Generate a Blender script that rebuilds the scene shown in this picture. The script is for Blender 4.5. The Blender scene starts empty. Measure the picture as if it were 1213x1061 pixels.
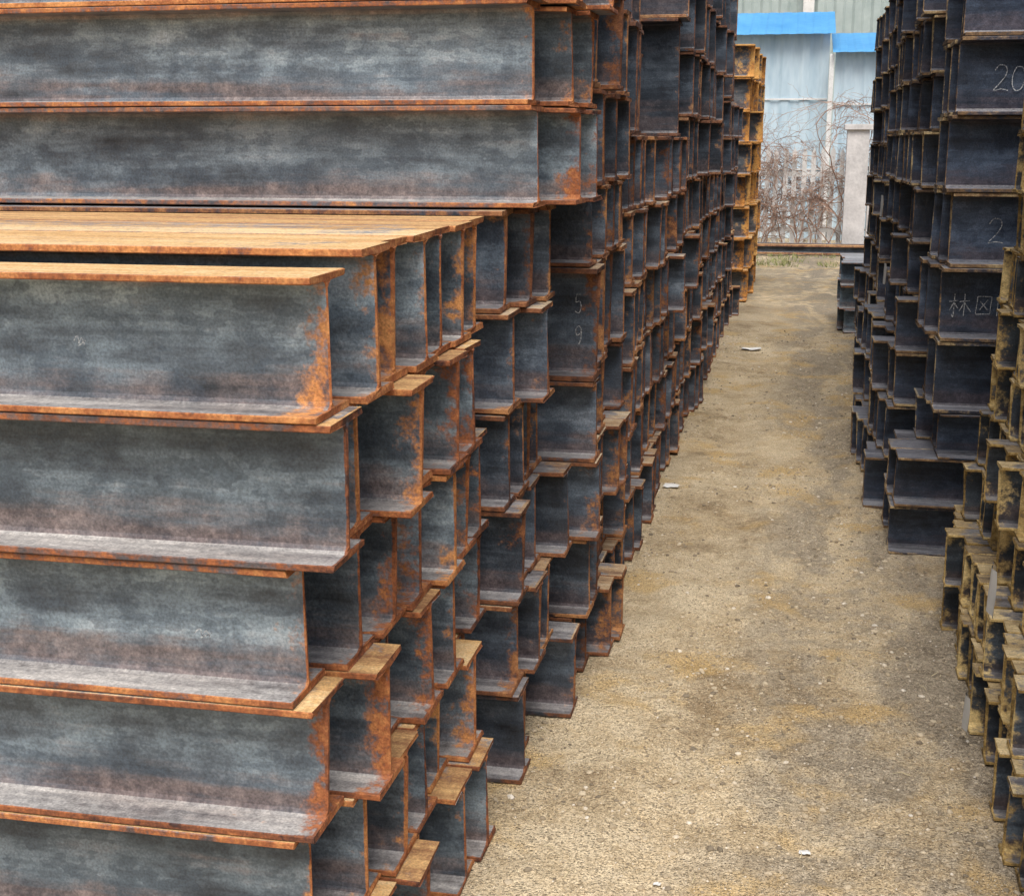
import bpy, math, random
from mathutils import noise, Vector
random.seed(7)
R=random.random
U=random.uniform
scene=bpy.context.scene
col=scene.collection

# ------------------------------------------------------------------ helpers
def link(o,parent=None):
    col.objects.link(o)
    if parent: o.parent=parent
    return o
def empty(name,loc=(0,0,0)):
    e=bpy.data.objects.new(name,None); e.empty_display_size=.2
    return link(e)
def mesh_obj(name,v,f,mat,parent=None,smooth=False):
    m=bpy.data.meshes.new(name); m.from_pydata(v,[],f); m.validate(); m.update()
    if mat: m.materials.append(mat)
    if smooth:
        for p in m.polygons: p.use_smooth=True
    return link(bpy.data.objects.new(name,m),parent)

class NT:
    def __init__(s,name):
        s.m=bpy.data.materials.new(name); s.m.use_nodes=True
        s.t=s.m.node_tree; s.t.nodes.clear()
        s.out=s.n('ShaderNodeOutputMaterial'); s.b=s.n('ShaderNodeBsdfPrincipled')
        s.t.links.new(s.b.outputs[0],s.out.inputs[0])
    def n(s,t,**k):
        x=s.t.nodes.new(t)
        for a,b in k.items(): setattr(x,a,b)
        return x
    def l(s,a,b): s.t.links.new(a,b)
    def set(s,inp,v):
        if isinstance(v,bpy.types.NodeSocket): s.l(v,inp)
        else: inp.default_value=v
    def math(s,op,a,b=0.0,clamp=False):
        x=s.n('ShaderNodeMath',operation=op,use_clamp=clamp)
        s.set(x.inputs[0],a); s.set(x.inputs[1],b)
        return x.outputs[0]
    def add(s,*a):
        r=a[0]
        for b in a[1:]: r=s.math('ADD',r,b)
        return r
    def mul(s,a,b): return s.math('MULTIPLY',a,b)
    def cen(s,n,k): return s.mul(s.math('SUBTRACT',n,.5),k)
    def mapr(s,v,a,b,c=0.0,d=1.0,smooth=True):
        x=s.n('ShaderNodeMapRange',interpolation_type='SMOOTHSTEP' if smooth else 'LINEAR')
        s.set(x.inputs[0],v); 
        for i,q in enumerate((a,b,c,d)): x.inputs[i+1].default_value=q
        return x.outputs[0]
    def noise(s,vec,scale,detail=6,rough=.6,dist=0):
        x=s.n('ShaderNodeTexNoise'); s.l(vec,x.inputs['Vector'])
        x.inputs['Scale'].default_value=scale; x.inputs['Detail'].default_value=detail
        x.inputs['Roughness'].default_value=rough; x.inputs['Distortion'].default_value=dist
        return x.outputs[0]
    def ramp(s,f,stops):
        x=s.n('ShaderNodeValToRGB'); e=x.color_ramp.elements
        while len(e)<len(stops): e.new(.5)
        for i,(p,c) in enumerate(stops):
            e[i].position=p; e[i].color=(*c,1)
        s.set(x.inputs[0],f); return x.outputs[0]
    def mix(s,f,a,b,mode='MIX'):
        x=s.n('ShaderNodeMix',data_type='RGBA',blend_type=mode)
        s.set(x.inputs[0],f)
        for i,v in ((6,a),(7,b)):
            if isinstance(v,tuple): v=(*v,1)
            s.set(x.inputs[i],v)
        return x.outputs[2]
    def vmath(s,op,a,b):
        x=s.n('ShaderNodeVectorMath',operation=op); s.set(x.inputs[0],a); s.set(x.inputs[1],b)
        return x.outputs[0]
    def bump(s,h,st,dist):
        x=s.n('ShaderNodeBump'); x.inputs['Strength'].default_value=st; x.inputs['Distance'].default_value=dist
        s.l(h,x.inputs['Height']); s.l(x.outputs[0],s.b.inputs['Normal'])

def steel(name,tint=(1,1,1),rustc=((.055,.020,.014),(.33,.105,.032),(.62,.28,.09)),blot=1.0,topw=.8,topc=((.30,.145,.06),(.62,.38,.15),(.74,.54,.29)),endw=.50):
    k=NT(name)
    loc=k.n('ShaderNodeAttribute',attribute_name='loc'); rnd=k.n('ShaderNodeAttribute',attribute_name='rnd')
    sp=k.n('ShaderNodeSeparateXYZ'); k.l(loc.outputs['Vector'],sp.inputs[0]); d,yn,zn=sp.outputs
    sr=k.n('ShaderNodeSeparateXYZ'); k.l(rnd.outputs['Vector'],sr.inputs[0]); r1,r2,ru=sr.outputs
    geo=k.n('ShaderNodeNewGeometry')
    sn=k.n('ShaderNodeSeparateXYZ'); k.l(geo.outputs['Normal'],sn.inputs[0]); nx,ny,nz=sn.outputs
    off=k.vmath('MULTIPLY',rnd.outputs['Vector'],(37,53,0))
    pos=k.vmath('ADD',geo.outputs['Position'],off)
    st=k.vmath('MULTIPLY',pos,(.7,3.4,3.4))
    st2=k.vmath('MULTIPLY',pos,(.6,10.0,12.0))
    N1=k.noise(st,2.4,4,.65); N2=k.noise(pos,42,3,.75); N3=k.noise(st2,2.0,4,.65); N4=k.noise(pos,9,4,.66)
    NF=k.noise(pos,190,1,.6)
    fl=k.mapr(k.noise(k.vmath('MULTIPLY',pos,(9,17,17)),1.0,3,.75),.50,.535)   # mill-scale flakes, crisp edges
    base=k.ramp(k.add(k.mul(N1,.50),k.mul(N4,.28),k.mul(N3,.22)),[(.37,(.034,.040,.048)),(.46,(.10,.125,.150)),(.53,(.20,.255,.295)),(.63,(.42,.49,.53))])
    base=k.mix(k.mul(fl,.42),base,(.060,.085,.115))
    tc=k.mix(1.0,base,tuple(tint),'MULTIPLY')
    hsv=k.n('ShaderNodeHueSaturation'); k.l(k.mapr(r1,0,1,.62,1.25,False),hsv.inputs['Value']); k.l(tc,hsv.inputs['Color']); tc=hsv.outputs[0]
    band=k.math('ADD',k.mapr(zn,.48,.14),k.mapr(zn,.82,.96))
    bf=k.add(k.mul(band,.68),k.cen(N3,2.0),k.cen(N4,1.2))
    bf=k.mapr(bf,.18,.88,0,.82)
    brown=k.mix(1.0,k.ramp(k.add(k.mul(N2,.6),k.mul(N4,.4)),[(.35,(.065,.042,.040)),(.5,(.165,.120,.108)),(.65,(.30,.225,.20))]),tuple(min(1,t*1.15) for t in tint),'MULTIPLY')
    tc=k.mix(bf,tc,brown)
    up=k.mapr(nz,.6,.95)
    dust=k.ramp(k.add(k.mul(N3,.65),k.mul(N2,.35)),[(.36,(.13,.118,.115)),(.5,(.34,.33,.32)),(.62,(.54,.52,.49))])
    dust=k.mix(1.0,dust,tuple(t**.5 for t in tint),'MULTIPLY')
    tc=k.mix(k.mul(up,k.mapr(N1,.3,.55,.5,.95)),tc,dust)
    ay=k.math('ABSOLUTE',yn)
    lip=k.mapr(ay,.86,1.0)
    tip=k.mul(k.math('GREATER_THAN',k.math('ABSOLUTE',ny),.6),k.math('GREATER_THAN',ay,.98))
    ends=k.math('POWER',k.mapr(d,.13,.0),1.5)
    cap=k.mapr(d,.005,.002,0,.62,False)
    topx=k.mul(k.mapr(zn,.995,1.0),k.mapr(nz,.7,.95))
    rz=k.mul(k.mapr(d,.50,.02,.16,1.0),blot)
    tv=k.mul(topx,k.mul(k.mapr(r2,.25,.6,.35,1.0),topw))
    m=k.add(k.mul(lip,.30),k.mul(tip,.50),k.mul(ends,endw),cap,tv,
            k.mul(k.cen(N4,1.9),rz),k.cen(N2,.9),k.math('SUBTRACT',ru,.42))
    m=k.mapr(m,.33,.68,0,.96)
    rn=k.add(k.mul(N4,.50),k.mul(N2,.35),k.mul(r2,.15))
    rc=k.ramp(rn,[(.36,rustc[0]),(.50,rustc[1]),(.64,rustc[2])])
    tcc=k.ramp(k.add(k.mul(N3,.5),k.mul(N2,.3),k.mul(r1,.2)),[(.36,topc[0]),(.50,topc[1]),(.64,topc[2])])
    rc=k.mix(topx,rc,tcc)
    tc=k.mix(m,tc,rc)
    tc=k.mix(.45,tc,k.ramp(NF,[(.3,(.45,.45,.45)),(.7,(1.5,1.5,1.5))]),'MULTIPLY')
    k.l(tc,k.b.inputs['Base Color'])
    k.l(k.mapr(m,0,1,.40,.85,False),k.b.inputs['Roughness'])
    k.b.inputs['Specular IOR Level'].default_value=.5
    k.bump(k.noise(pos,48,3,.75),.45,.005)
    return k.m

M_left=steel('rusted_steel')
M_mid=steel('weathered_steel',(.55,.56,.62),((.045,.020,.014),(.22,.080,.030),(.50,.24,.09)),topw=.5,topc=((.18,.10,.06),(.42,.28,.15),(.56,.46,.32)))
M_dark=steel('dark_mill_scale_steel',(.40,.42,.48),((.05,.024,.018),(.24,.10,.05),(.46,.26,.12)),endw=.40)
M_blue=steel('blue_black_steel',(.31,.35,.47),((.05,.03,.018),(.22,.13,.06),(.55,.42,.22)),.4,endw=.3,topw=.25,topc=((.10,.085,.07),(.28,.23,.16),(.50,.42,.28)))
M_yel=steel('yellow_rust_steel',(.42,.42,.44),((.06,.042,.02),(.38,.245,.075),(.72,.55,.25)),topw=.45,topc=((.14,.10,.06),(.40,.29,.14),(.66,.52,.28)))
M_orange=steel('orange_rust_steel',(.8,.7,.65),((.15,.065,.018),(.58,.26,.055),(.76,.46,.15)))
M_slate=steel('slate_steel',(1.0,1.15,1.3),blot=.2,topw=-.3,endw=0)

def simple(name,c1,c2,scale=8,rough=.8,bump=.2,stretch=(1,1,1)):
    k=NT(name); g=k.n('ShaderNodeNewGeometry'); p=k.vmath('MULTIPLY',g.outputs['Position'],stretch)
    a=k.noise(p,scale,5,.65); b=k.noise(p,scale*9,3,.6)
    f=k.math('ADD',k.math('MULTIPLY',a,.7),k.math('MULTIPLY',b,.3))
    k.l(k.ramp(f,[(.35,c1),(.65,c2)]),k.b.inputs['Base Color']); k.b.inputs['Roughness'].default_value=rough
    if bump: k.bump(b,bump,.01)
    return k.m

# ------------------------------------------------------------------ beams
class Stack:
    def __init__(s,name,mat):
        s.name=name; s.mat=mat; s.v=[]; s.f=[]; s.loc=[]; s.rnd=[]; s.e=empty(name)
    def beam(s,xe,side,yc,z0,h,b,L=6.0,tw=None,tf=None,rust=.3,r2=None):
        tf=tf or min(.017,max(.010,h*.05)); tw=tw or tf*.62
        B=b/2; c=.002; r=.012 if h>.18 else .008; t=tw/2
        q=[(t,h-tf-r),(t+.3*r,h-tf-.3*r),(t+r,h-tf),(B-c,h-tf),(B,h-tf+c),(B,h-c),(B-c,h)]
        ring=q+[(-y,z) for y,z in reversed(q)]+[(-y,h-z) for y,z in q]+[(y,h-z) for y,z in reversed(q)]
        n=len(ring); ds=[0,.006,.04,.14,.4,1.0,2.0,L]
        base=len(s.v); r1,rr=R(),R(); r2=rr if r2 is None else r2; ru=min(1,max(0,rust+U(-.2,.2)))
        yaw=U(-.005,.005); tilt=U(-.04,.04); cut=U(-.008,.008)
        ph=U(0,6); bruise=U(-.005,.004)
        for i,d in enumerate(ds):
            for (y,z) in ring:
                xx=d
                if i==0:
                    xx+=U(-.0025,.0025)+cut*(z/h)
                w=math.sin(d*2.1+ph)*.0018
                yy=yc+y+yaw*d+tilt*(z-h/2)*.25+w
                zz=z0+z
                if z>h*.5: zz+=bruise*(abs(y)/B)**2*math.exp(-d*9)*(1 if y*math.sin(ph)>0 else .2)
                if abs(y)>B*.9: yy+=math.copysign(1,y)*noise.noise(Vector((d*9+ph*7,z0,y*30)))*.0016
                s.v.append((xe+side*xx,yy,zz)); s.loc.append((d,y/B,z/h)); s.rnd.append((r1,r2,ru))
        for i in range(len(ds)-1):
            a=base+i*n; bb=a+n
            for j in range(n):
                j2=(j+1)%n
                q4=(a+j,a+j2,bb+j2,bb+j)
                s.f.append(q4 if side<0 else q4[::-1])
        cap=tuple(base+j for j in range(n)); s.f.append(cap[::-1] if side<0 else cap)
        e=base+(len(ds)-1)*n; cap=tuple(e+j for j in range(n)); s.f.append(cap if side<0 else cap[::-1])
    def done(s,part='beams'):
        m=bpy.data.meshes.new(s.name+'_mesh'); m.from_pydata(s.v,[],s.f); m.update()
        for nm,dat in (('loc',s.loc),('rnd',s.rnd)):
            a=m.attributes.new(nm,'FLOAT_VECTOR','POINT'); a.data.foreach_set('vector',[x for t in dat for x in t])
        m.materials.append(s.mat)
        o=bpy.data.objects.new(part,m); link(o,s.e)
        return s.e
    def pile(s,side,y0,y1,heights,b,x,jit,rust,z0=0.0,over={},L=6.0,gap=.006,top=.0,yst=.02):
        z=z0
        for li,h in enumerate(heights):
            y=y0+U(0,yst); ci=0
            bb=b[li%len(b)] if isinstance(b,(list,tuple)) else b
            xx=x[li] if isinstance(x,(list,tuple)) else x
            last=li==len(heights)-1
            while y+bb<=y1+.03:
                if (li,ci) in over: xe=over[(li,ci)]
                else:
                    xe=xx+random.gauss(0,jit)
                    if R()<.12: xe+= -side*min(.08,abs(random.gauss(0,jit*1.3)))
                if xe is not None:
                    s.beam(xe,side,y+bb/2,z,h,bb,L,rust=rust+(top if last else 0))
                y+=bb+abs(random.gauss(0,gap))+.002; ci+=1
            z+=h+.0025
        return z

# left, nearest pile
A=Stack('steel_beam_stack',M_left)
overA={(4,0):-.768,(4,1):-.81,(4,2):-.732,(4,3):-.785,(4,4):-.745,
 (3,0):-.854,(3,1):-.815,(3,2):-.80,(3,3):-.79,(3,4):-.755,
 (2,0):-.826,(2,1):-.755,(2,2):-.82,(2,3):-.765,
 (1,0):-.862,(1,1):-.81,(1,2):-.78,
 (0,0):-.82,(0,3):-.81,(0,4):-.735,(0,5):-.72,(0,6):-.82}
zA=A.pile(-1,2.13,3.42,[.2625]*5,.172,-.785,.032,.34,over=overA,gap=.012)
A.beam(-.790,-1,2.225,zA,.250,.176,rust=.36,r2=.7)
y=2.325
for i,xe in enumerate([-.762,-.785,-.765,-.782,-.775,-.79]):
    A.beam(xe,-1,y+.088,zA,.283,.172,rust=.36+U(-.08,.12),r2=U(.6,.9)); y+=.172+U(.003,.012)
A.done()
B_=Stack('steel_beam_stack',M_mid)
zB=B_.pile(-1,3.47,4.12,[.2675]*6,[.15,.176,.15],-.74,.032,.22,over={(0,3):-.64,(0,2):-.80,(1,3):-.67,(2,3):-.66},gap=.01)
B_.done()
T=Stack('steel_beam_stack',M_left)
z=zB+.004
T.pile(-1,3.52,3.70,[.262,.262,.262,.262],.176,[-.69,-.695,-.68,-.70],.004,.24,z0=z)
T.pile(-1,3.72,4.1,[.262,.262,.262,.262],.176,[-.575,-.63,-.60,-.62],.02,.36,z0=z)
T.done()
C1=Stack('steel_beam_stack',M_mid)
C1.pile(-1,4.18,5.3,[.25,.27,.26,.26,.36,.24,.3,.3,.3],[.15,.15,.14,.14,.17],-.66,.026,.30,over={(4,0):-.615,(4,1):-.64})
C1.done()
C2=Stack('steel_beam_stack',M_mid)
zc=C2.pile(-1,5.34,8.0,[.30]*6,[.14,.15],-.67,.026,.24,gap=.012)
C2.done()
C2t=Stack('steel_beam_stack',M_dark)
C2t.pile(-1,5.34,5.8,[.42,.42,.42],.2,-.66,.02,.15,z0=zc+.003)
C2t.pile(-1,5.95,7.6,[.42,.42,.42],.2,-.90,.03,.15,z0=zc+.003)
C2t.pile(-1,7.62,8.0,[.62,.62],.3,-.66,.02,.15,z0=zc+.003)
C2t.done()
C3=Stack('steel_beam_stack',M_mid)
zc=C3.pile(-1,8.05,11.9,[.31]*5,[.15,.16],-.66,.025,.20,gap=.012)
C3.done()
C3t=Stack('steel_beam_stack',M_dark)
C3t.pile(-1,8.05,11.9,[.36,.36,.36,.36,.36],[.18],-.66,.03,.16,z0=zc+.003)
C3t.done()
C4=Stack('steel_beam_stack',M_dark)
C4.pile(-1,11.95,14.5,[.30]*7,[.16],-.66,.03,.2)
C4.pile(-1,11.95,13.0,[.5,.5,.5],[.25],-.62,.03,.15,z0=2.14)
C4.done()
D=Stack('steel_beam_stack',M_orange)
D.pile(-1,15.6,18.3,[.35]*8,[.22,.25],-.57,.04,.62)
D.done()

# right side
R1=Stack('steel_beam_stack',M_yel)
R1.pile(1,2.4,5.35,[.2]*13,[.1,.1,.12],[.62,.64,.70,.72,.735]+[.755]*8,.020,.36,gap=.012)
R1.done()
R2=Stack('steel_beam_stack',M_blue)
hz=[.22,.22,.2,.31,.31,.31,.31,.31,.31,.31]
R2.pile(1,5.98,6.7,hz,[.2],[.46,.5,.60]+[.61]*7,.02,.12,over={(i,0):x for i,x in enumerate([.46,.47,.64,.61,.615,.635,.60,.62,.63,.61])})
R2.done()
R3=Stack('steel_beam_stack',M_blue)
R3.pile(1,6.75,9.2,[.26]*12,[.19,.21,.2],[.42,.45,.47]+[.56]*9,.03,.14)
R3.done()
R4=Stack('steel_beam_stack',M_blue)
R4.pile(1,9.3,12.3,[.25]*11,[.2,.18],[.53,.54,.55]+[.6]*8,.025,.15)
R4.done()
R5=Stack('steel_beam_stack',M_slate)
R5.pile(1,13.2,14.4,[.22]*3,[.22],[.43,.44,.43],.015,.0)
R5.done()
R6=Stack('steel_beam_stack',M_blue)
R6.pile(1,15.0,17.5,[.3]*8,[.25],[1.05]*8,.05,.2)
R6.done()

# ------------------------------------------------------------------ chalk marks and labels
kc=NT('chalk'); g=kc.n('ShaderNodeNewGeometry'); nn=kc.noise(g.outputs['Position'],180,3)
kc.l(kc.ramp(nn,[(.38,(.10,.11,.13)),(.62,(.55,.57,.58))]),kc.b.inputs['Base Color']); kc.b.inputs['Roughness'].default_value=.9
M_chalk=kc.m
def chalk(name,parent,strokes,ox,oz,y,sx,sz,w=.0035):
    v=[];f=[]
    for s in strokes:
        pts=[]
        for i in range(len(s)-1):
            for t in range(4):
                a=t/4
                p0=s[max(0,i-1)];p1=s[i];p2=s[i+1];p3=s[min(len(s)-1,i+2)]
                pts.append(tuple(.5*((2*p1[q])+(-p0[q]+p2[q])*a+(2*p0[q]-5*p1[q]+4*p2[q]-p3[q])*a*a+(-p0[q]+3*p1[q]-3*p2[q]+p3[q])*a**3) for q in (0,1)))
        pts.append(s[-1])
        for i in range(len(pts)):
            p=pts[i]; a=pts[max(0,i-1)]; b=pts[min(len(pts)-1,i+1)]
            dx,dz=(b[0]-a[0])*sx,(b[1]-a[1])*sz; l=math.hypot(dx,dz) or 1
            ww=w*U(.4,.75)
            cx,cz=ox+p[0]*sx+U(-.0007,.0007),oz+p[1]*sz+U(-.0007,.0007)
            v+= [(cx-dz/l*ww,y,cz+dx/l*ww),(cx+dz/l*ww,y,cz-dx/l*ww)]
            if i: k=len(v); f.append((k-4,k-3,k-1,k-2))
    return mesh_obj(name,v,f,M_chalk,parent)
two=[[(0,.8),(.15,1),(.4,1),(.5,.8),(.4,.5),(.15,.2),(0,0),(.3,.06),(.6,0)]]
zero=[[(.9,.95),(.75,.6),(.75,.25),(.9,0),(1.15,.1),(1.25,.5),(1.15,.9),(.9,.95)]]
cjk=[[(0,.65),(.35,.7)],[(.2,1),(.18,0),(.12,.08)],[(.18,.6),(.02,.25)],[(.2,.6),(.34,.35)],
     [(.4,.65),(.8,.7)],[(.6,1),(.58,0)],[(.58,.6),(.4,.2)],[(.6,.6),(.85,.2)],
     [(1.1,.9),(1.05,.1)],[(1.05,.1),(1.6,.12)],[(1.6,.12),(1.65,.9)],[(1.65,.9),(1.1,.9)],[(1.2,.7),(1.5,.3)],[(1.5,.75),(1.2,.3)],
     [(1.9,.95),(1.88,.05)],[(2.1,.9),(2.05,.3),(2.25,.05),(2.4,.4),(2.3,.85),(2.1,.9)]]
five=[[(.5,1),(.1,1)],[(.1,1),(.05,.6),(.35,.62),(.45,.3),(.3,.02),(0,.1)]]
nine=[[(.5,.8),(.3,1),(.05,.8),(.15,.5),(.4,.6),(.5,.85),(.45,.3),(.3,0)]]
yw=5.98+.1-.012
zl=[0]
for h in hz: zl.append(zl[-1]+h+.0025)
chalk('chalk_mark_20',R2.e,two+zero,.765,zl[7]+.10,yw,.095,.10,.003)
chalk('chalk_mark_2',R2.e,two,.79,zl[5]+.10,yw,.10,.10,.003)
chalk('chalk_writing',R2.e,cjk,.65,zl[4]+.10,yw,.105,.095,.003)
chalk('chalk_digits',C1.e,five,-.685,1.26,4.18+.07,.042,.06,.0022)
chalk('chalk_digits',C1.e,nine,-.685,1.16,4.18+.07,.042,.06,.0022)
scr=[[(0,.5),(.3,.9),(.4,.3),(.6,.8),(.8,.2)],[(.3,.1),(.9,.6)]]
chalk('chalk_scribble',A.e,scr,-1.06,.90,2.19,.04,.022,.0018)
chalk('chalk_scribble',A.e,scr,-1.27,zA+.11,2.205,.026,.022,.0014)

M_paper=simple('label_paper',(.62,.66,.68),(.78,.80,.80),6,.6,.05)
def tag(par,x,y,z,w,h):
    nx=6;V=[];F=[]
    for i in range(nx):
        for j in range(nx):
            V.append((x+.006*math.sin(i*1.1+j*.5),y+w*i/(nx-1),z+h*j/(nx-1)))
    for i in range(nx-1):
        for j in range(nx-1):
            a=i*nx+j; F.append((a,a+1,a+nx+1,a+nx))
    mesh_obj('paper_label',V,F,M_paper,par,True)
tag(R1.e,.575,3.75,.50,.09,.14); tag(R1.e,.56,3.95,.06,.08,.12)
tag(R3.e,.49,8.6,1.34,.1,.13); tag(R3.e,.49,7.9,1.0,.1,.12); tag(R4.e,.5,9.6,.62,.1,.14)

# ------------------------------------------------------------------ ground
def gh(x,y):
    a=noise.noise(Vector((x*.9,y*.6,0)))*.022+noise.noise(Vector((x*4,y*4,3)))*.011+noise.noise(Vector((x*14,y*14,7)))*.006
    if -1.2<x<1.2 and y<20:
        for cx in (-.28,.17):
            w=(x-cx-.05*math.sin(y*.8+cx*9))/.09
            a-=.011*math.exp(-w*w)*(1+.35*math.sin(y*44+abs(w)*2)*(1 if cx>0 else .3))
    if y>25: a*=.3
    return a-.006
def lines(lo,hi,step,far):
    L=[];x=lo
    while x<=hi: L.append(x); x+=step
    a=[];s=step;x=lo
    while x>-far: s*=1.35; x-=s; a.append(x)
    b=[];s=step;x=L[-1]
    while x<far: s*=1.35; x+=s; b.append(x)
    return a[::-1]+L+b
gx=lines(-1.1,1.1,.018,220); gy=lines(2.0,12,.022,220)
V=[(x,y,gh(x,y)) for y in gy for x in gx]; nX=len(gx)
F=[(j*nX+i,j*nX+i+1,(j+1)*nX+i+1,(j+1)*nX+i) for j in range(len(gy)-1) for i in range(nX-1)]
k=NT('packed_sandy_dirt'); g=k.n('ShaderNodeNewGeometry'); P=g.outputs['Position']
a=k.noise(P,1.3,4,.6,.4); b=k.noise(P,7,5,.7); c=k.noise(P,60,3,.7); dd=k.noise(P,200,2,.7)
st=k.noise(k.vmath('MULTIPLY',P,(1.9,.6,1)),1.2,4,.65,.8)
f=k.add(k.mul(a,.40),k.mul(b,.35),k.mul(c,.25))
cc=k.ramp(f,[(.39,(.30,.225,.135)),(.47,(.53,.42,.265)),(.57,(.70,.585,.40))])
sx=k.n('ShaderNodeSeparateXYZ'); k.l(P,sx.inputs[0])
patch=k.mul(k.mapr(k.add(st,k.cen(b,.5)),.40,.56),k.mapr(sx.outputs[0],-.35,.12,.10,.85))
cc=k.mix(patch,cc,k.ramp(k.add(k.mul(c,.6),k.mul(b,.4)),[(.38,(.165,.14,.105)),(.6,(.43,.37,.28))]))
och=k.mapr(k.noise(k.vmath('ADD',P,(5,3,0)),2.3,4,.6),.53,.66,0,.65)
cc=k.mix(och,cc,(.58,.40,.17))
vor=k.n('ShaderNodeTexVoronoi'); k.l(P,vor.inputs['Vector']); vor.inputs['Scale'].default_value=110
peb=k.mapr(vor.outputs['Distance'],.42,.2)
pm=k.mul(peb,k.mapr(b,.42,.60,.1,.85))
cc=k.mix(pm,cc,k.ramp(vor.outputs['Color'],[(.1,(.15,.125,.09)),(.5,(.41,.34,.23)),(.9,(.70,.60,.45))]))
cc=k.mix(.75,cc,k.ramp(dd,[(.32,(.36,.34,.32)),(.5,(1,1,1)),(.68,(1.4,1.4,1.4))]),'MULTIPLY')
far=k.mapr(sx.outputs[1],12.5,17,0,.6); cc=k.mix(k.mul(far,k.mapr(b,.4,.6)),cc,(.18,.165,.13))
k.l(cc,k.b.inputs['Base Color']); k.b.inputs['Roughness'].default_value=.95; k.b.inputs['Specular IOR Level'].default_value=.15
k.bump(k.add(k.noise(P,45,3,.8),k.mul(peb,.3)),1.0,.014)
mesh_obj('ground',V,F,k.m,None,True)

# gravel
t=(1+5**.5)/2
ico=[Vector(p).normalized() for p in [(-1,t,0),(1,t,0),(-1,-t,0),(1,-t,0),(0,-1,t),(0,1,t),(0,-1,-t),(0,1,-t),(t,0,-1),(t,0,1),(-t,0,-1),(-t,0,1)]]
icf=[(0,11,5),(0,5,1),(0,1,7),(0,7,10),(0,10,11),(1,5,9),(5,11,4),(11,10,2),(10,7,6),(7,1,8),(3,9,4),(3,4,2),(3,2,6),(3,6,8),(3,8,9),(4,9,5),(2,4,11),(6,2,10),(8,6,7),(9,8,1)]
V=[];F=[]
cnt=0
while cnt<45000:
    x=U(-.9,.8); y=2.3+11*R()**1.35
    dn=noise.noise(Vector((x*2.2,y*1.3,11)))+.3*(x>.0)
    if R()>.30+dn: continue
    s=min(.011,.0013*(R()+1e-3)**-.5)
    if y>6: s=max(s,.0024)
    zz=gh(x,y)+s*.2; o=len(V); ang=U(0,6.28); ca,sa=math.cos(ang),math.sin(ang); ax,ay,az=U(.7,1.3),U(.7,1.2),U(.45,.8)
    for p in ico:
        q=1+U(-.2,.2); X,Y=p.x*ax*s*q,p.y*ay*s*q
        V.append((x+X*ca-Y*sa,y+X*sa+Y*ca,zz+p.z*az*s*q))
    F+=[(o+a,o+b,o+c) for a,b,c in icf]; cnt+=1
k=NT('gravel_stone'); g=k.n('ShaderNodeNewGeometry')
k.l(k.ramp(g.outputs['Random Per Island'],[(.0,(.17,.14,.10)),(.4,(.38,.31,.21)),(.9,(.58,.49,.35)),(1,(.74,.69,.6))]),k.b.inputs['Base Color']); k.b.inputs['Roughness'].default_value=.9
mesh_obj('gravel',V,F,k.m)

M_scrap=simple('scrap_paper',(.65,.65,.62),(.82,.82,.80),20,.8,.1)
for (x,y,s) in [(.09,3.3,.016),(-.27,3.05,.010),(-.36,12.0,.09),(-.60,7.0,.045)]:
    V=[];F=[];n=5
    for i in range(n):
        for j in range(n):
            V.append((x+(i/(n-1)-.5)*s*U(1.6,2),y+(j/(n-1)-.5)*s*U(1.2,1.6),gh(x,y)+.006+s*.2*R()))
    for i in range(n-1):
        for j in range(n-1):
            a=i*n+j; F.append((a,a+n,a+n+1,a+1))
    mesh_obj('paper_scrap',V,F,M_scrap)
def tube(V,F,pts,r0,r1,n=4):
    o=len(V); m=len(pts)
    for i,p in enumerate(pts):
        a=pts[max(0,i-1)]; b=pts[min(m-1,i+1)]; d=(b-a).normalized()
        u=d.orthogonal().normalized(); w=d.cross(u); r=r0+(r1-r0)*i/(m-1)
        for j in range(n):
            th=6.283*j/n; V.append(tuple(p+u*(math.cos(th)*r)+w*(math.sin(th)*r)))
    for i in range(m-1):
        for j in range(n):
            F.append((o+i*n+j,o+i*n+(j+1)%n,o+(i+1)*n+(j+1)%n,o+(i+1)*n+j))
M_straw=simple('straw',(.50,.42,.24),(.78,.68,.45),30,.8,.1)
V=[];F=[]
for i in range(90):
    x,y=U(-.7,.6),2.6+R()**1.3*8; a=U(0,3.14); l=U(.015,.055); z=gh(x,y)+.006
    tube(V,F,[Vector((x,y,z)),Vector((x+math.cos(a)*l*.5,y+math.sin(a)*l*.5,z+.004)),Vector((x+math.cos(a+.2)*l,y+math.sin(a+.2)*l,z))],.0013,.0008)
mesh_obj('straw_litter',V,F,M_straw)

# ------------------------------------------------------------------ background
def corr(name,x0,x1,z0,z1,y0,y1,pitch,dep,mat,parent=None):
    V=[];F=[];x=x0;prof=[(0,0),(.35,0),(.5,1),(.85,1)]
    while x<x1:
        for p,d in prof: V.append((x+p*pitch,y0-d*dep,z0)); V.append((x+p*pitch,y1-d*dep,z1))
        x+=pitch
    for i in range(len(V)//2-1): F.append((2*i,2*i+2,2*i+3,2*i+1))
    return mesh_obj(name,V,F,mat,parent)
def box(name,x0,x1,y0,y1,z0,z1,mat,parent=None):
    V=[(x,y,z) for z in (z0,z1) for y in (y0,y1) for x in (x0,x1)]
    F=[(0,2,3,1),(4,5,7,6),(0,1,5,4),(2,6,7,3),(0,4,6,2),(1,3,7,5)]
    o=mesh_obj(name,V,F,mat,parent)
    mod=o.modifiers.new('b','BEVEL'); mod.width=min(.01,(x1-x0)*.1,(z1-z0)*.1,(y1-y0)*.1); mod.segments=2
    return o
M_pale=simple('pale_blue_sheet',(.36,.50,.59),(.64,.76,.82),.8,.5,.1,(1.5,1,.3))
M_bright=simple('blue_roof_sheet',(.06,.28,.58),(.13,.42,.72),.8,.45,.1)
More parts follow.
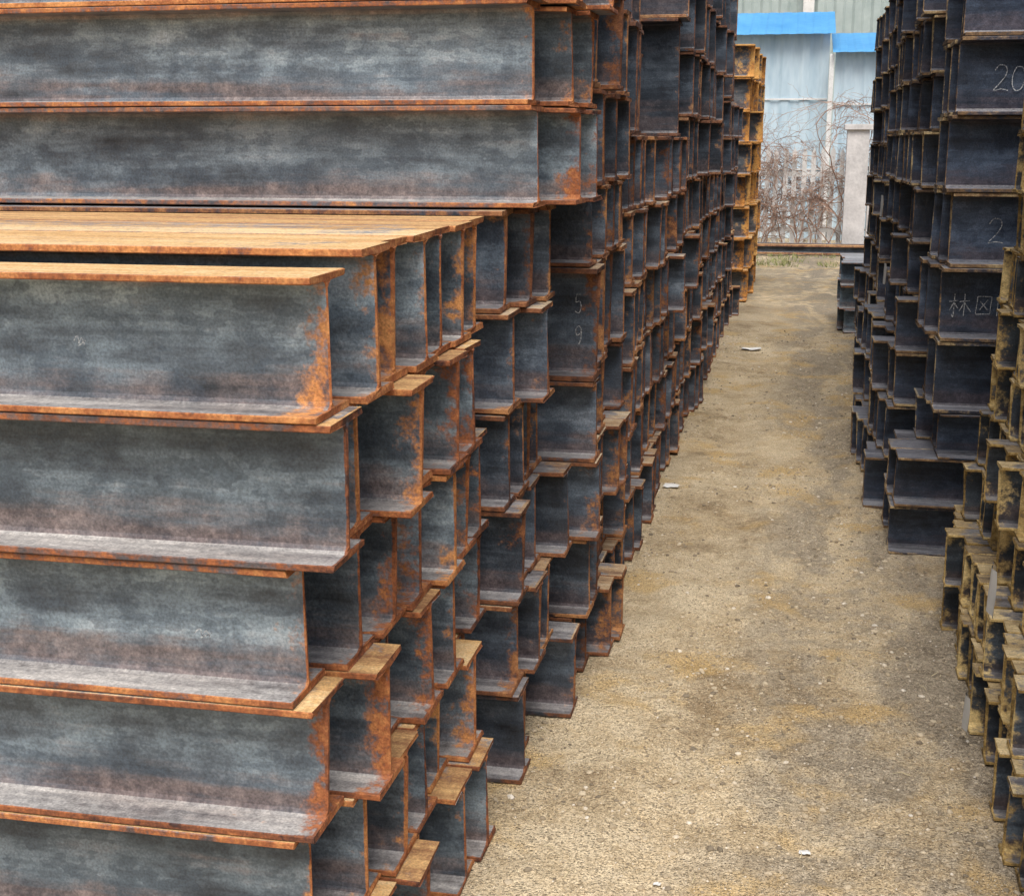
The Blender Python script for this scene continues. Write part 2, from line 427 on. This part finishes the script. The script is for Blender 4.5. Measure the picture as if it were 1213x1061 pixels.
M_grey=simple('grey_green_sheet',(.30,.37,.36),(.46,.53,.51),.4,.6,.1)
M_conc=simple('whitewashed_concrete',(.42,.41,.40),(.70,.68,.66),2.5,.9,.4)
M_white=simple('weathered_white_paint',(.60,.60,.58),(.84,.84,.82),4,.7,.2)
XS=.46
shed=empty('metal_shed')
corr('wall',XS-12.6,XS-.05,0,3.68,26,26,.35,.02,M_pale,shed)
corr('wall_lower',XS+.05,14,0,3.34,25.7,25.7,.35,.02,M_pale,shed)
corr('roof',XS-12.8,XS-.1,3.64,4.2,25.75,28.0,.28,.06,M_bright,shed)
corr('roof_lower',XS,14.2,3.30,3.80,25.45,28.0,.28,.06,M_bright,shed)
box('trim',XS-.05,XS+.03,25.58,25.64,0,3.28,M_white,shed)
for x in (-6,-3,3.5,6.5): box('trim',x-.05,x+.05,25.58 if x>1.5 else 25.88,25.64 if x>1.5 else 25.94,0,3.28 if x>1.5 else 3.62,M_white,shed)
for zz in (1.25,2.5):
    box('lap_strip',XS-12,XS-.06,25.955,25.972,zz,zz+.03,M_white,shed); box('lap_strip',XS+.05,13.5,25.655,25.672,zz-.1,zz-.07,M_white,shed)
wh=empty('warehouse_building')
corr('wall',-30,30,0,9,40,40,.5,.06,M_grey,wh); corr('roof',-30.3,30.3,8.9,12,39.7,52,.5,.06,M_grey,wh)
for x in range(-28,29,7): box('column',x-.15,x+.15,39.6,39.9,0,8.8,M_white,wh)
for x in range(-28,29,7): box('window_strip',x+1.2,x+5.8,39.80,39.88,6.6,7.6,M_pale,wh)
fe=empty('picket_fence')
x=-7
V=[];F=[]
while x<.68:
    w=.038; h=1.62+U(-.04,.04); y=23.2; lean=U(-.015,.015)
    o=len(V)
    V+=[(x-w,y-.01,0),(x+w,y-.01,0),(x+w+lean,y-.01,h),(x+lean,y-.01,h+.08),(x-w+lean,y-.01,h),
        (x-w,y+.01,0),(x+w,y+.01,0),(x+w+lean,y+.01,h),(x+lean,y+.01,h+.08),(x-w+lean,y+.01,h)]
    F+=[(o,o+1,o+2,o+3,o+4),(o+9,o+8,o+7,o+6,o+5)]+[(o+i,o+5+i,o+5+(i+1)%5,o+(i+1)%5) for i in range(5)]
    x+=.15
mesh_obj('pickets',V,F,M_white,fe)
box('rail_top',-7,.68,23.215,23.255,1.2,1.28,M_white,fe); box('rail_bottom',-7,.68,23.215,23.255,.3,.38,M_white,fe)
pl=empty('concrete_gate_pillar')
box('shaft',.70,1.05,22.85,23.15,0,1.95,M_conc,pl); box('cap',.65,1.10,22.80,23.20,1.95,2.04,M_conc,pl)
cw=empty('concrete_wall'); box('panel',1.07,8,22.95,23.1,0,1.6,M_conc,cw); box('coping',1.12,8,22.9,23.15,1.6,1.68,M_conc,cw)
rl=Stack('railway_rail',M_dark); rl.beam(-6,1,22.2,.02,.15,.13,14,tw=.02,tf=.03,rust=.3); rl.beam(-6,1,22.5,.02,.15,.13,14,tw=.02,tf=.03,rust=.3); rl.done('rail')
M_twig=simple('dry_twig',(.20,.12,.085),(.48,.33,.25),10,.9,.0)
V=[];F=[]
def branch(p,d,l,r,dep):
    n=8; pts=[p.copy()]
    for i in range(n):
        d=(d+Vector((U(-.5,.5),U(-.15,.15)+(23.12-p.y)*.5,U(-.4,.3)))).normalized(); p=p+d*(l/n)
        p.z=max(p.z,.03); pts.append(p.copy())
        if dep<3 and i>0 and R()<.7:
            nd=(d+Vector((U(-1.2,1.2),U(-.3,.3),U(-.7,.6)))).normalized(); branch(p.copy(),nd,l*U(.35,.7),r*.62,dep+1)
    tube(V,F,pts,r,r*.45,3)
for i in range(34):
    x=U(-1.2,.85)
    branch(Vector((x,U(22.85,23.15),U(0,.8) if i%2 else 0)),Vector((U(-.5,.5),0,1)),U(.8,1.3)+.5*(x>.1),U(.009,.015),0)
mesh_obj('dry_creeper',V,F,M_twig)
V=[];F=[]
for i in range(2600):
    x=U(-1.5,1.6); y=U(20.0,22.0) if R()<.7 else U(22.6,23.0)
    if noise.noise(Vector((x*1.8,y*1.4,2)))<.02: continue
    h=U(.02,.09); a=U(0,6.28); w=.008
    o=len(V); V+=[(x-w*math.cos(a),y-w*math.sin(a),0),(x+w*math.cos(a),y+w*math.sin(a),0),(x+U(-.05,.05),y+U(-.05,.05),h)]; F.append((o,o+1,o+2))
mesh_obj('weeds',V,F,simple('weed_green',(.12,.15,.05),(.34,.34,.14),12,.8,.0))

# ------------------------------------------------------------------ light
w=bpy.data.worlds.new('World'); scene.world=w; w.use_nodes=True; nt=w.node_tree
bg=nt.nodes['Background']; sk=nt.nodes.new('ShaderNodeTexSky'); sk.sky_type='NISHITA'; sk.sun_disc=False
el,az=math.radians(60),math.radians(172)
sk.sun_elevation=el; sk.sun_rotation=az; sk.dust_density=5; sk.air_density=1.0; sk.ozone_density=.6
nt.links.new(sk.outputs[0],bg.inputs[0]); bg.inputs[1].default_value=.15
sd=bpy.data.lights.new('sun','SUN'); sd.energy=2.9; sd.angle=math.radians(35); sd.color=(1,.98,.95)
so=link(bpy.data.objects.new('sun',sd))
dirv=Vector((math.sin(az)*math.cos(el),math.cos(az)*math.cos(el),math.sin(el)))
so.rotation_euler=dirv.to_track_quat('Z','Y').to_euler(); so.location=(0,0,20)

cd=bpy.data.cameras.new('camera'); cam=link(bpy.data.objects.new('camera',cd))
cam.location=(0,0,1.8); cam.rotation_euler=(math.radians(90-12.85),0,math.radians(11.84))
cd.sensor_width=36; cd.lens=47.5; cd.clip_end=600; cd.clip_start=.05
scene.camera=cam
scene.view_settings.view_transform='Standard'; scene.view_settings.look='None'; scene.view_settings.exposure=0
